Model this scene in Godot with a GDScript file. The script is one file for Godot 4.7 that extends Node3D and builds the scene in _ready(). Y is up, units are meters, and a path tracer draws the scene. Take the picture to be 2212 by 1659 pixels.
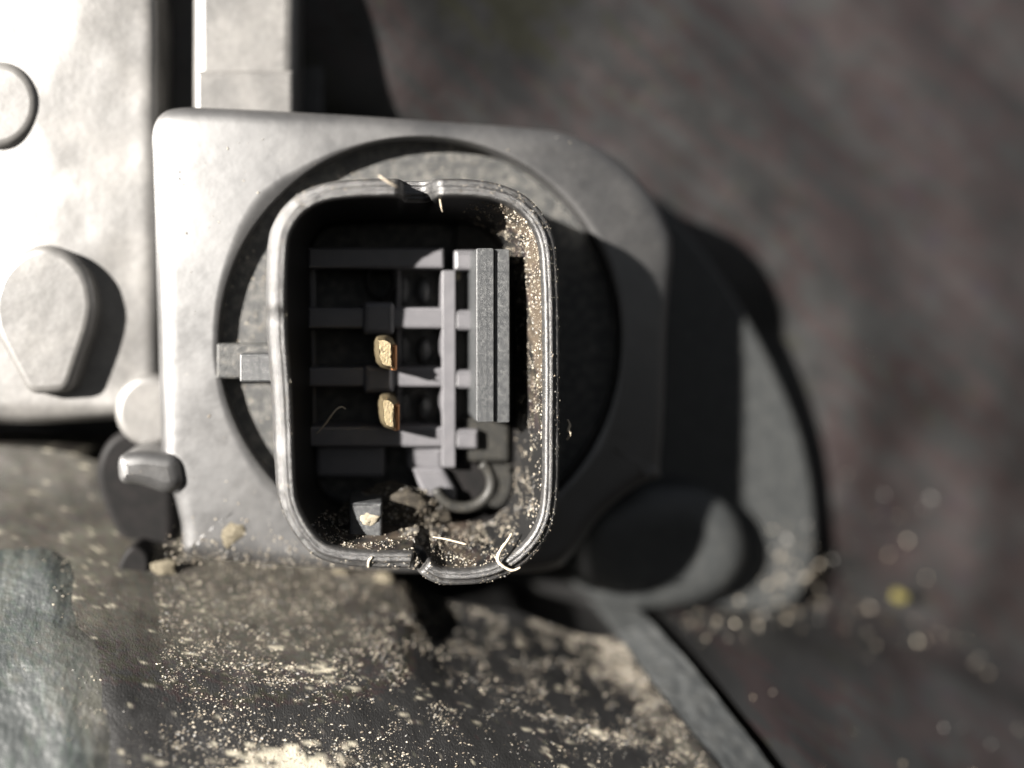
extends Node3D

# ---- view calibration: sizes in metres, pixel coordinates of a 2212 x 1659 picture ----
const MM := 0.001
const FOV := 50.0
const DIST := 43.0 * MM
const YAW := -10.0
const PITCH := -5.0

var cam_basis: Basis
var cam_pos: Vector3
var taken := {}
var rng := RandomNumberGenerator.new()


func P(px: float, py: float, z: float) -> Vector3:       # the point at depth z (mm, connector frame) seen at that place
	var t := tan(deg_to_rad(FOV) / 2.0)
	var d := cam_basis * Vector3((px - 1106.0) / 829.5 * t, -(py - 829.5) / 829.5 * t, -1.0)
	return cam_pos + d * ((z * MM - cam_pos.z) / d.z)


func mm_per_px(z: float) -> float:
	return P(900, 800, z).distance_to(P(901, 800, z))


func _ready() -> void:
	rng.seed = 20417
	cam_basis = Basis(Vector3.UP, deg_to_rad(YAW)) * Basis(Vector3.RIGHT, deg_to_rad(PITCH))
	cam_pos = cam_basis * Vector3(0, 0, DIST)
	setup_view()
	make_materials()
	make_background()
	make_left_panel()
	make_ledge()
	make_connector()
	make_dirt()


func setup_view() -> void:
	var cam := Camera3D.new()
	cam.name = "camera"
	cam.transform = Transform3D(cam_basis, cam_pos)
	cam.near = 0.002
	cam.far = 5.0
	var at := CameraAttributesPhysical.new()
	at.frustum_focal_length = 6.0
	at.exposure_aperture = 6.0 / 3.4
	at.frustum_focus_distance = DIST + 0.5 * MM
	at.frustum_near = 0.002
	at.frustum_far = 5.0
	cam.attributes = at
	add_child(cam)
	cam.fov = FOV
	cam.current = true
	var env := Environment.new()
	var sky := Sky.new()
	var sm := ProceduralSkyMaterial.new()
	sm.sky_top_color = Color(0.58, 0.60, 0.64)
	sm.sky_horizon_color = Color(0.80, 0.80, 0.78)
	sm.ground_bottom_color = Color(0.16, 0.14, 0.12)
	sm.ground_horizon_color = Color(0.30, 0.27, 0.24)
	sky.sky_material = sm
	env.background_mode = Environment.BG_SKY
	env.sky = sky
	env.background_energy_multiplier = 0.11
	env.tonemap_mode = Environment.TONE_MAPPER_LINEAR
	env.tonemap_exposure = 6.3
	env.sdfgi_enabled = true
	env.ssao_enabled = true
	env.ssil_enabled = true
	var we := WorldEnvironment.new()
	we.name = "world_environment"
	we.environment = env
	add_child(we)
	var sun := DirectionalLight3D.new()
	sun.name = "sun"
	sun.light_color = Color(1.0, 0.975, 0.945)
	sun.light_energy = 1.6
	sun.light_angular_distance = 1.0
	sun.shadow_enabled = true
	add_child(sun)
	var to_sun := Vector3(-1.45, 0.50, 1.0).normalized()
	sun.look_at_from_position(to_sun, Vector3.ZERO, Vector3.UP)


# ---------------------------------------------------------------- helpers
func numbered(called: String) -> String:
	var n: int = taken.get(called, 0)
	taken[called] = n + 1
	return called if n == 0 else "%s_%03d" % [called, n]


func thing(called: String, label: String, category: String, at := Vector3.ZERO, group := "") -> Node3D:
	var o := Node3D.new()
	o.name = numbered(called)
	add_child(o)
	o.position = at
	return tag(o, label, category, group)


func tag(o: Node3D, label: String, category: String, group := "", kind := "") -> Node3D:
	o.set_meta("label", label)
	o.set_meta("category", category)
	if group != "":
		o.set_meta("group", group)
	if kind != "":
		o.set_meta("kind", kind)
	return o


func obj(called: String, mesh: Mesh, m: Material, parent: Node3D = null) -> MeshInstance3D:
	var o := MeshInstance3D.new()
	o.mesh = mesh
	o.material_override = m
	if parent == null:
		o.name = numbered(called)
		add_child(o)
	else:
		o.name = called
		parent.add_child(o, true)
		var up: Node = parent
		var off := Vector3.ZERO
		while up is Node3D and up != self:
			off += (up as Node3D).position
			up = up.get_parent()
		o.position = -off
	return o


func begin() -> SurfaceTool:
	var st := SurfaceTool.new()
	st.begin(Mesh.PRIMITIVE_TRIANGLES)
	return st


func fin(st: SurfaceTool) -> ArrayMesh:
	st.index()
	st.generate_normals()
	return st.commit()


func tri(st: SurfaceTool, a: Vector3, b: Vector3, c: Vector3, g := 0) -> void:   # a, b, c counter-clockwise from outside
	st.set_smooth_group(g)
	st.add_vertex(a)
	st.set_smooth_group(g)
	st.add_vertex(c)
	st.set_smooth_group(g)
	st.add_vertex(b)


func cr(p0, p1, p2, p3, t: float):
	return 0.5 * (2.0 * p1 + (p2 - p0) * t + (2.0 * p0 - 5.0 * p1 + 4.0 * p2 - p3) * t * t + (3.0 * p1 - p0 - 3.0 * p2 + p3) * t * t * t)


func smooth_closed(pts: Array, per: int) -> Array:
	var out := []
	var n := pts.size()
	for i in n:
		for k in per:
			out.append(cr(pts[(i - 1 + n) % n], pts[i], pts[(i + 1) % n], pts[(i + 2) % n], float(k) / per))
	return out


func smooth_open(pts: Array, per: int) -> Array:
	var out := []
	var n := pts.size()
	for i in n - 1:
		for k in per:
			out.append(cr(pts[maxi(i - 1, 0)], pts[i], pts[i + 1], pts[mini(i + 2, n - 1)], float(k) / per))
	out.append(pts[n - 1])
	return out


func rounded(corners: Array, r: float, seg := 5) -> Array:   # polygon with each corner cut round by r (same unit as corners)
	var out := []
	var n := corners.size()
	for i in n:
		var c: Vector2 = corners[i]
		var a: Vector2 = corners[(i - 1 + n) % n]
		var b: Vector2 = corners[(i + 1) % n]
		var ra: float = minf(r, c.distance_to(a) * 0.45)
		var rb: float = minf(r, c.distance_to(b) * 0.45)
		var pa: Vector2 = c + (a - c).normalized() * ra
		var pb: Vector2 = c + (b - c).normalized() * rb
		for k in seg + 1:
			var t := float(k) / seg
			out.append(pa.lerp(c, t).lerp(c.lerp(pb, t), t))
	return out


func to_xy(px: Array, z: float) -> Array:   # pixel outline -> metres in the plane z, counter-clockwise
	var out := []
	for p in px:
		var v := P(p.x, p.y, z)
		out.append(Vector2(v.x, v.y))
	var area := 0.0
	for i in out.size():
		area += out[i].cross(out[(i + 1) % out.size()])
	if area < 0.0:
		out.reverse()
	return out


func by_angle(o: Array, mid: Vector2, n: int) -> Array:   # the outline cut by n rays from mid
	var out := []
	for k in n:
		var d := Vector2.from_angle(TAU * k / n)
		var far := 0.0
		for i in o.size():
			var a: Vector2 = o[i] - mid
			var b: Vector2 = o[(i + 1) % o.size()] - mid
			var ca := d.cross(a)
			var cb := d.cross(b)
			if (ca <= 0.0) != (cb <= 0.0):
				far = maxf(far, d.dot(a.lerp(b, ca / (ca - cb))))
		out.append(mid + d * far)
	return out


func inset(o: Array, d: float) -> Array:   # moves each point inwards (outline counter-clockwise)
	var out := []
	var n := o.size()
	for i in n:
		var e0: Vector2 = (o[i] - o[(i - 1 + n) % n]).normalized()
		var e1: Vector2 = (o[(i + 1) % n] - o[i]).normalized()
		var nn := (Vector2(-e0.y, e0.x) + Vector2(-e1.y, e1.x))
		nn = nn.normalized() if nn.length() > 0.001 else Vector2(-e0.y, e0.x)
		out.append(o[i] + nn * d)
	return out


func ring3(o: Array, z: float) -> PackedVector3Array:
	var out := PackedVector3Array()
	for p in o:
		out.append(Vector3(p.x, p.y, z * MM))
	return out


func loft(st: SurfaceTool, rings: Array, g := 0) -> void:
	for r in rings.size() - 1:
		var a: PackedVector3Array = rings[r]
		var b: PackedVector3Array = rings[r + 1]
		var n := a.size()
		for i in n:
			var j := (i + 1) % n
			tri(st, a[i], a[j], b[j], g)
			tri(st, a[i], b[j], b[i], g)


func cap(st: SurfaceTool, o: Array, z: float, up := true, g := 1) -> void:
	var poly := PackedVector2Array()
	for p in o:
		poly.append(p * 1000.0)
	var ix := Geometry2D.triangulate_polygon(poly)
	if ix.is_empty():      # a tight corner folded over: clean the outline first
		for clean in Geometry2D.offset_polygon(poly, -0.012):
			if Geometry2D.is_polygon_clockwise(clean):
				continue
			ix = Geometry2D.triangulate_polygon(clean)
			if not ix.is_empty():
				o = []
				for p in clean:
					o.append(p / 1000.0)
				break
	if ix.is_empty():
		var mid := Vector2.ZERO
		for p in o:
			mid += p / o.size()
		for k in o.size():
			var p: Vector2 = o[k]
			var q: Vector2 = o[(k + 1) % o.size()]
			var va := Vector3(mid.x, mid.y, z * MM)
			var vb := Vector3(p.x, p.y, z * MM)
			var vc := Vector3(q.x, q.y, z * MM)
			if ((vb - va).cross(vc - va).z > 0.0) == up:
				tri(st, va, vb, vc, g)
			else:
				tri(st, va, vc, vb, g)
	for k in range(0, ix.size(), 3):
		var a := Vector3(o[ix[k]].x, o[ix[k]].y, z * MM)
		var b := Vector3(o[ix[k + 1]].x, o[ix[k + 1]].y, z * MM)
		var c := Vector3(o[ix[k + 2]].x, o[ix[k + 2]].y, z * MM)
		var ccw := (b - a).cross(c - a).z > 0.0
		if ccw == up:
			tri(st, a, b, c, g)
		else:
			tri(st, a, c, b, g)


func slab(px: Array, zf: float, zb: float, bevel: float, flare := 0.0) -> ArrayMesh:   # outline at its front, with a rounded edge
	var o := to_xy(px, zf)
	return slab_xy(o, zf, zb, bevel, flare)


func slab_xy(o: Array, zf: float, zb: float, bevel: float, flare := 0.0) -> ArrayMesh:
	var st := begin()
	var rings := [ring3(inset(o, -flare * MM), zb)]
	var last := o
	if bevel > 0.0:
		for k in 6:
			var a := PI / 2.0 * k / 5.0
			last = inset(o, bevel * MM * (1.0 - cos(a)))
			rings.append(ring3(last, zf - bevel + bevel * sin(a)))
	else:
		rings.append(ring3(o, zf))
	loft(st, rings, 0)
	cap(st, last, zf, true, 1)
	cap(st, inset(o, -flare * MM), zb, false, 2)
	return fin(st)


func box_px(x0: float, y0: float, x1: float, y1: float, zf: float, zb: float, bevel := 0.12, r := 4.0) -> ArrayMesh:
	return slab(rounded([Vector2(x0, y0), Vector2(x1, y0), Vector2(x1, y1), Vector2(x0, y1)], r, 3), zf, zb, bevel)


func ctrl_grid(rows: Array, nu: int, nv: int) -> Array:   # rows of Vector3(px, py, z) -> nv+1 rows of nu+1 points
	var fine := []
	for r in rows:
		var line := []
		for c in r:
			line.append(P(c.x, c.y, c.z))
		var out := []
		var n := line.size()
		for i in nu + 1:
			var t := float(i) / nu * (n - 1)
			var k := mini(int(t), n - 2)
			out.append(cr(line[maxi(k - 1, 0)], line[k], line[k + 1], line[mini(k + 2, n - 1)], t - k))
		fine.append(out)
	var grid := []
	var m := fine.size()
	for j in nv + 1:
		var t := float(j) / nv * (m - 1)
		var k := mini(int(t), m - 2)
		var out := []
		for i in nu + 1:
			out.append(cr(fine[maxi(k - 1, 0)][i], fine[k][i], fine[k + 1][i], fine[mini(k + 2, m - 1)][i], t - k))
		grid.append(out)
	return grid


func grid_normal(g: Array, j: int, i: int) -> Vector3:
	var a: Vector3 = g[j][maxi(i - 1, 0)]
	var b: Vector3 = g[j][mini(i + 1, g[j].size() - 1)]
	var c: Vector3 = g[maxi(j - 1, 0)][i]
	var d: Vector3 = g[mini(j + 1, g.size() - 1)][i]
	return (d - c).cross(b - a).normalized()


func rough_grid(g: Array, noise: FastNoiseLite, amount: float) -> Array:
	var out := []
	for j in g.size():
		var line := []
		for i in g[j].size():
			var p: Vector3 = g[j][i]
			line.append(p + grid_normal(g, j, i) * noise.get_noise_3d(p.x / MM, p.y / MM, p.z / MM) * amount * MM)
		out.append(line)
	return out


func grid_mesh(g: Array, skirt: float, color = null) -> ArrayMesh:
	var st := begin()
	var h := g.size()
	var w: int = g[0].size()
	var put := func(j: int, i: int) -> void:
		st.set_smooth_group(0)
		if color != null:
			st.set_color(color.call(float(i) / (w - 1), float(j) / (h - 1), g[j][i]))
		st.add_vertex(g[j][i])
	for j in h - 1:
		for i in w - 1:
			for q in [[0, 0], [1, 1], [1, 0], [0, 0], [0, 1], [1, 1]]:
				put.call(j + q[0], i + q[1])
	if skirt > 0.0:
		var edge := []
		for i in w:
			edge.append([0, i])
		for j in range(1, h):
			edge.append([j, w - 1])
		for i in range(w - 2, -1, -1):
			edge.append([h - 1, i])
		for j in range(h - 2, 0, -1):
			edge.append([j, 0])
		var back := Vector3(0, 0, -skirt * MM)
		for k in edge.size():
			var a = edge[k]
			var b = edge[(k + 1) % edge.size()]
			var pa: Vector3 = g[a[0]][a[1]]
			var pb: Vector3 = g[b[0]][b[1]]
			for q in [[pa, a], [pb + back, b], [pb, b], [pa, a], [pa + back, a], [pb + back, b]]:
				st.set_smooth_group(1)
				if color != null:
					st.set_color(color.call(float(q[1][1]) / (w - 1), float(q[1][0]) / (h - 1), g[q[1][0]][q[1][1]]))
				st.add_vertex(q[0])
	return fin(st)


func tube(path: Array, radii: Array, sides := 7) -> ArrayMesh:
	var st := begin()
	var rings := []
	var up := Vector3(0.3, 0.5, 0.8).normalized()
	for i in path.size():
		var d: Vector3 = (path[mini(i + 1, path.size() - 1)] - path[maxi(i - 1, 0)]).normalized()
		var s := d.cross(up).normalized()
		var u := s.cross(d)
		var r := PackedVector3Array()
		for k in sides:
			var a := TAU * k / sides
			r.append(path[i] + (s * cos(a) + u * sin(a)) * radii[i])
		rings.append(r)
	loft(st, rings)
	for e in [0, path.size() - 1]:
		for k in sides:
			var a: Vector3 = rings[e][k]
			var b: Vector3 = rings[e][(k + 1) % sides]
			if e == 0:
				tri(st, path[e], b, a)
			else:
				tri(st, path[e], a, b)
	return fin(st)


func lump(r: float, squash: float, seed_: int, detail := 8) -> ArrayMesh:   # an uneven grain or crumb, about its own origin
	var n := FastNoiseLite.new()
	n.seed = seed_
	n.frequency = 0.9
	var st := begin()
	var pts := []
	for j in detail + 1:
		var line := PackedVector3Array()
		var v := PI * j / detail
		for i in detail + 2:
			var u := TAU * i / (detail + 2)
			var d := Vector3(sin(v) * cos(u), sin(v) * sin(u), -cos(v))
			line.append(d * r * (1.0 + 0.45 * n.get_noise_3d(d.x, d.y, d.z) * 1.6) * Vector3(1, 1, squash))
		pts.append(line)
	loft(st, pts)
	return fin(st)


# ---------------------------------------------------------------- materials
var M := {}


func noise(seed_: int, freq: float, oct := 4, type := FastNoiseLite.TYPE_SIMPLEX_SMOOTH) -> FastNoiseLite:
	var n := FastNoiseLite.new()
	n.seed = seed_
	n.frequency = freq
	n.noise_type = type
	n.fractal_octaves = oct
	return n


func gray_image(seed_: int, freq: float, oct: int, size := 512) -> Image:
	var im := noise(seed_, freq, oct).get_seamless_image(size, size)
	im.convert(Image.FORMAT_L8)
	return im


func tex(im: Image) -> ImageTexture:
	return ImageTexture.create_from_image(im)


func normal_tex(seed_: int, freq: float, oct: int, strength: float) -> ImageTexture:
	var im := gray_image(seed_, freq, oct)
	im.convert(Image.FORMAT_RGBA8)
	im.bump_map_to_normal_map(strength)
	return tex(im)


func speck_image(seed_: int, base: Color, blotch: Color, speck: Color, share: float, size := 512) -> Image:
	# base plastic, soft blotches of film, hard little grains of dust
	var big := gray_image(seed_, 0.012, 4, size)
	var fine := gray_image(seed_ + 1, 0.11, 3, size)
	var im := Image.create(size, size, false, Image.FORMAT_RGB8)
	for y in size:
		for x in size:
			var b := big.get_pixel(x, y).r
			var f := fine.get_pixel(x, y).r
			var c := base.lerp(blotch, smoothstep(0.2, 0.95, b * 0.7 + f * 0.3))
			c = c.lerp(speck, smoothstep(1.0 - share, 1.03 - share * 0.9, f * 0.75 + b * 0.25))
			im.set_pixel(x, y, c.linear_to_srgb())
	return im


func mat(called: String, albedo: Texture2D, color: Color, rough: float, spec: float, tile: float, nrm: Texture2D = null, nscale := 1.0, nvert := false) -> StandardMaterial3D:
	var m := StandardMaterial3D.new()
	m.resource_name = called
	m.albedo_color = color.linear_to_srgb()
	m.albedo_texture = albedo
	m.roughness = rough
	m.metallic_specular = spec
	m.uv1_triplanar = true
	m.uv1_world_triplanar = true
	m.uv1_scale = Vector3.ONE * (1000.0 / tile)
	m.vertex_color_use_as_albedo = nvert
	if nrm:
		m.normal_enabled = true
		m.normal_texture = nrm
		m.normal_scale = nscale
	M[called] = m
	return m


func make_materials() -> void:
	var grain := normal_tex(11, 0.09, 3, 5.0)
	var lumpy := normal_tex(12, 0.02, 5, 8.0)
	var fine := normal_tex(13, 0.16, 2, 4.0)
	var w := Color(1, 1, 1)
	mat("flange", tex(speck_image(21, Color(0.012, 0.012, 0.0122), Color(0.027, 0.0262, 0.0255), Color(0.060, 0.055, 0.047), 0.22)), w, 0.45, 0.707, 30.0, lumpy, 0.05)
	M.flange.clearcoat_enabled = true
	M.flange.clearcoat = 0.75
	M.flange.clearcoat_roughness = 0.40
	mat("disc", tex(speck_image(31, Color(0.016, 0.017, 0.017), Color(0.046, 0.046, 0.043), Color(0.15, 0.138, 0.115), 0.34)), w, 0.52, 0.5, 5.0, grain, 0.6)
	mat("shroud", tex(speck_image(41, Color(0.012, 0.012, 0.0125), Color(0.030, 0.0295, 0.0285), Color(0.12, 0.11, 0.092), 0.32)), w, 0.42, 0.65, 2.6, grain, 1.1)
	mat("inner", tex(speck_image(51, Color(0.8, 0.8, 0.8), Color(1.0, 1.0, 1.0), Color(1.0, 0.95, 0.9), 0.24)), w, 0.45, 0.35, 4.0, grain, 0.4, true)
	mat("well", tex(speck_image(55, Color(0.008, 0.008, 0.008), Color(0.012, 0.011, 0.011), Color(0.02, 0.018, 0.015), 0.15)), w, 0.5, 0.16, 6.0)
	mat("shelf", tex(speck_image(56, Color(0.014, 0.014, 0.013), Color(0.024, 0.023, 0.020), Color(0.12, 0.10, 0.075), 0.26)), w, 0.5, 0.35, 4.0, grain, 0.5)
	mat("rib", tex(speck_image(61, Color(0.072, 0.071, 0.076), Color(0.088, 0.086, 0.091), Color(0.11, 0.105, 0.098), 0.10)), w, 0.45, 0.5, 8.0, fine, 0.08)
	mat("key", tex(speck_image(71, Color(0.018, 0.0195, 0.021), Color(0.032, 0.034, 0.035), Color(0.11, 0.11, 0.107), 0.36)), w, 0.46, 0.6, 2.4, grain, 0.6)
	mat("panel", tex(speck_image(81, Color(0.062, 0.060, 0.057), Color(0.118, 0.114, 0.107), Color(0.06, 0.055, 0.047), 0.08)), w, 0.45, 0.7, 30.0, lumpy, 0.06)  # pale tone stands in for sun glare on darker plastic
	mat("back", tex(speck_image(91, Color(0.75, 0.75, 0.75), Color(1, 1, 1), Color(1, 1, 1), 0.16)), w, 0.45, 0.5, 30.0, lumpy, 0.10, true)
	mat("dark", tex(speck_image(101, Color(0.012, 0.012, 0.013), Color(0.018, 0.017, 0.016), Color(0.04, 0.034, 0.028), 0.14)), w, 0.45, 0.5, 12.0, fine, 0.15)
	var sheen_im := gray_image(201, 0.010, 5)
	var sheen_fine := gray_image(202, 0.05, 4)
	for y in 512:
		for x in 512:
			var v := clampf(0.72 + 0.28 * smoothstep(0.2, 0.8, sheen_im.get_pixel(x, y).r * 0.65 + sheen_fine.get_pixel(x, y).r * 0.35), 0.0, 1.0)
			sheen_im.set_pixel(x, y, Color(v, v, v))
	var sheen := tex(sheen_im)
	for called in ["flange", "back", "dark"]:
		M[called].roughness_texture = sheen
		M[called].roughness = 0.54
	mat("ledge", tex(speck_image(111, Color(0.72, 0.72, 0.72), Color(1, 1, 1), Color(1, 1, 1), 0.20)), w, 0.55, 0.3, 6.0, grain, 0.45, true)
	mat("lip", tex(speck_image(121, Color(0.017, 0.0185, 0.019), Color(0.032, 0.0335, 0.033), Color(0.10, 0.094, 0.08), 0.24)), w, 0.45, 0.5, 6.0, grain, 0.4)
	mat("wedge", tex(speck_image(131, Color(0.75, 0.75, 0.75), Color(1, 1, 1), Color(1, 1, 1), 0.14)), w, 0.56, 0.42, 9.0, lumpy, 0.6, true)
	mat("mud", tex(speck_image(141, Color(0.022, 0.020, 0.017), Color(0.045, 0.039, 0.031), Color(0.13, 0.112, 0.085), 0.34)), w, 0.9, 0.2, 4.0, grain, 1.2)
	mat("brass", tex(speck_image(151, Color(0.24, 0.195, 0.115), Color(0.12, 0.10, 0.07), Color(0.36, 0.30, 0.19), 0.34)), w, 0.46, 0.5, 1.2, lumpy, 1.6)
	M.brass.metallic = 0.85
	mat("copper", null, Color(0.55, 0.27, 0.13), 0.4, 0.5, 3.0, grain, 0.6)
	M.copper.metallic = 0.85
	mat("mud_pale", tex(speck_image(171, Color(0.075, 0.066, 0.048), Color(0.13, 0.115, 0.085), Color(0.18, 0.16, 0.12), 0.3)), w, 0.9, 0.2, 2.0, grain, 1.2)
	mat("fibre", null, Color(0.36, 0.31, 0.24), 0.8, 0.3, 3.0)
	mat("grain", null, w, 0.75, 0.35, 3.0, null, 1.0, true)
	mat("cream", tex(speck_image(161, Color(0.17, 0.15, 0.112), Color(0.26, 0.235, 0.18), Color(0.10, 0.088, 0.065), 0.25)), w, 0.9, 0.2, 3.0, grain, 1.2)
	M.cream.heightmap_enabled = false


# ---------------------------------------------------------------- what stands behind
func v3(a: Array) -> Array:
	var out := []
	for r in a:
		var line := []
		for c in r:
			line.append(Vector3(c[0], c[1], c[2]))
		out.append(line)
	return out


func v2(a: Array) -> Array:
	var out := []
	for c in a:
		out.append(Vector2(c[0], c[1]))
	return out


func make_background() -> void:
	# the big dark casting that curves away behind everything
	var rows := v3([
		[[560, -120, -13.0], [900, -120, -13.6], [1250, -120, -17.2], [1650, -120, -18.2], [2350, -120, -19.2]],
		[[560, 200, -13.0], [900, 180, -13.4], [1250, 180, -15.7], [1700, 200, -17.2], [2350, 200, -19.2]],
		[[560, 500, -16.2], [1000, 450, -15.7], [1450, 480, -14.7], [1800, 480, -15.7], [2350, 500, -18.2]],
		[[560, 800, -16.2], [1100, 800, -15.7], [1620, 800, -14.7], [1950, 800, -14.8], [2350, 800, -17.2]],
		[[560, 1150, -16.2], [1100, 1150, -15.7], [1700, 1150, -14.7], [1950, 1150, -14.4], [2350, 1150, -16.2]],
		[[560, 1500, -16.2], [1100, 1500, -15.7], [1700, 1400, -14.7], [1950, 1450, -14.2], [2350, 1550, -15.2]],
	])
	var bn := noise(5, 0.055, 2)
	var t := thing("dark_casting", "large dark scuffed casting curving away behind the connector on the right", "casting", P(1700, 800, -14))
	var g := rough_grid(ctrl_grid(rows, 120, 100), bn, 0.55)
	var wide := noise(35, 0.05, 3)
	var scuff := noise(36, 0.22, 4)
	var paint := func(u: float, v: float, p: Vector3) -> Color:
		var q := p / MM
		var along := q.x * 0.78 - q.y * 0.62
		var across := q.x * 0.62 + q.y * 0.78
		var a := wide.get_noise_2d(across, along * 0.5) * 0.9 + smoothstep(0.45, 1.0, u) * 0.5
		var b := scuff.get_noise_2d(across * 2.2, along * 0.35)
		return Color(0.0088, 0.0080, 0.0078).lerp(Color(0.026, 0.0222, 0.0225), clampf(0.25 + a * 0.55 + b * 0.28, 0.0, 1.0))
	var eye := P(1000, 850, -14.5)
	for line in g:
		for i in line.size():
			var rad: float = Vector2(line[i].x - eye.x, line[i].y - eye.y).length() / MM
			line[i].z += (1.3 * exp(-pow((rad - 29.0) / 4.5, 2.0)) + 0.8 * exp(-pow((rad - 43.0) / 4.0, 2.0))) * MM
	casting_grid = g
	obj("rear_wall", slab(rounded(v2([[-2200, -2600], [5200, -2600], [5200, 3600], [-2200, 3600]]), 100, 3), -21.0, -24.0, 0.5), M.dark, t)
	obj("wall", grid_mesh(g, 4.0, paint), M.back, t)
	# the panel below it, at the lower right of the ledge
	rows = v3([
		[[1436, 1340, -8.2], [1510, 1320, -10.0], [1620, 1290, -12.6], [1760, 1270, -14.6], [1950, 1290, -15.2], [2150, 1370, -15.4], [2380, 1500, -15.6]],
		[[1470, 1380, -7.0], [1545, 1376, -7.8], [1655, 1366, -9.2], [1790, 1358, -10.8], [1965, 1382, -12.0], [2155, 1460, -12.6], [2380, 1580, -13.0]],
		[[1522, 1440, -5.0], [1590, 1440, -5.3], [1700, 1430, -6.2], [1830, 1430, -7.4], [1990, 1460, -8.6], [2160, 1530, -9.3], [2380, 1640, -10.0]],
		[[1622, 1560, -2.4], [1690, 1560, -2.8], [1790, 1560, -3.8], [1910, 1560, -5.0], [2050, 1580, -6.4], [2200, 1630, -7.4], [2380, 1720, -8.4]],
		[[1798, 1790, 0.6], [1860, 1790, 0.2], [1940, 1800, -0.6], [2030, 1800, -1.8], [2140, 1800, -3.6], [2260, 1800, -5.2], [2380, 1800, -6.8]],
	])
	t = thing("lower_panel", "smooth dark panel beyond the black gap at the ledge's right edge", "panel", P(1850, 1600, -9))
	lower_grid = rough_grid(ctrl_grid(rows, 90, 60), noise(6, 0.09, 2), 0.3)
	obj("panel_face", grid_mesh(lower_grid, 4.0, paint), M.back, t)
	# round base that the flange is seated on
	var base := smooth_closed(v2([[760, 330], [1000, 300], [1230, 320], [1400, 415], [1540, 565], [1660, 760], [1738, 950], [1766, 1130], [1752, 1240], [1680, 1320], [1400, 1300], [1150, 1180], [800, 1150], [560, 1100], [540, 700], [610, 450]]), 8)
	t = thing("round_plate", "large round black base behind the flange, its right edge sunlit", "base", P(1300, 900, -11))
	obj("plate_disc", slab(base, -11.2, -13.4, 0.5), M.lip, t)
	# the rounded boss that stands beside the shroud
	var boss := smooth_closed(v2([[1252, 1225], [1270, 1135], [1340, 1075], [1440, 1052], [1530, 1062], [1595, 1110], [1622, 1190], [1600, 1255], [1540, 1300], [1450, 1322], [1350, 1320], [1282, 1290]]), 6)
	t = thing("round_boss", "rounded black boss at the lower right of the shroud, sunlit on its right side", "boss", P(1430, 1200, -9))
	var st := begin()
	var o := to_xy(boss, -9.0)
	var rings := [ring3(inset(o, -0.5 * MM), -12.0), ring3(o, -9.95)]
	var last := o
	for k in 9:
		var a := PI / 2.0 * k / 8.0
		last = inset(o, 2.6 * MM * (1.0 - cos(a)))
		rings.append(ring3(last, -9.9 + 1.3 * sin(a)))
	loft(st, rings)
	cap(st, last, -8.6, true, 1)
	obj("dome", fin(st), M.lip, t)


func make_left_panel() -> void:
	var t := thing("glare_pale_panel", "panel with two raised bosses left of the flange, painted pale for sun glare", "panel", P(150, 450, -9))
	var rows := v3([
		[[-220, -220, -10.0], [-60, -220, -9.6], [120, -220, -9.2], [270, -220, -9.1], [330, -220, -9.25], [350, -220, -10.2]],
		[[-220, 100, -9.8], [-60, 100, -9.4], [120, 100, -9.1], [270, 100, -9.0], [330, 100, -9.15], [350, 100, -10.1]],
		[[-220, 450, -9.5], [-60, 450, -9.25], [120, 450, -9.05], [270, 450, -9.0], [330, 450, -9.1], [350, 450, -10.0]],
		[[-220, 800, -9.3], [-60, 800, -9.15], [120, 800, -9.03], [270, 800, -9.0], [330, 800, -9.1], [350, 800, -10.0]],
		[[-220, 895, -9.5], [-60, 893, -9.3], [120, 890, -9.15], [270, 884, -9.0], [330, 880, -9.2], [350, 878, -10.0]],
		[[-220, 918, -10.8], [-60, 916, -10.4], [120, 913, -10.2], [270, 905, -10.2], [330, 902, -10.3], [350, 900, -10.9]],
	])
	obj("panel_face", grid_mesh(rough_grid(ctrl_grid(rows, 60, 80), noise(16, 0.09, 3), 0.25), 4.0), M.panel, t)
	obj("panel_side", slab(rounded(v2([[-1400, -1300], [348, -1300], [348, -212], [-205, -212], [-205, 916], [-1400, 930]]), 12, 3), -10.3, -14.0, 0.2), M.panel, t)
	var ring := []
	for k in 40:
		var a := TAU * k / 40.0
		ring.append(Vector2(-8 + 92 * cos(a), 225 + 96 * sin(a)))
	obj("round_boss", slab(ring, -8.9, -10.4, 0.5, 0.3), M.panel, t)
	var drop := rounded(v2([[90, 524], [152, 545], [194, 595], [206, 655], [198, 705], [150, 848], [58, 854], [-14, 720], [-26, 655], [-6, 590], [36, 545]]), 26, 5)
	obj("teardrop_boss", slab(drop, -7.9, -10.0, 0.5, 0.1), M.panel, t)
	var bump := []
	for k in 32:
		var a := TAU * k / 32.0
		bump.append(Vector2(322 + 78 * cos(a), 888 + 80 * sin(a)))
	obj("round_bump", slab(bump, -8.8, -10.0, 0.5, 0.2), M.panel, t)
	# pale block above the flange, past a black slot
	t = thing("pale_block", "pale sunlit block above the flange between two black slots", "block", P(525, 90, -9))
	var o := rounded(v2([[412, -180], [610, -180], [648, -120], [640, 330], [412, 330]]), 40, 6)
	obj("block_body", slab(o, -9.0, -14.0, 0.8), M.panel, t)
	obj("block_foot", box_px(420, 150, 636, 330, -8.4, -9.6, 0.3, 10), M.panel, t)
	# the black plastic behind the slots
	t = thing("slot_backing", "black backing seen through the slots beside the pale block", "backing", P(520, 100, -15))
	obj("backing_sheet", slab(rounded(v2([[250, -200], [700, -200], [700, 420], [250, 420]]), 20, 3), -12.6, -15.5, 0.3), M.dark, t)


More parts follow.
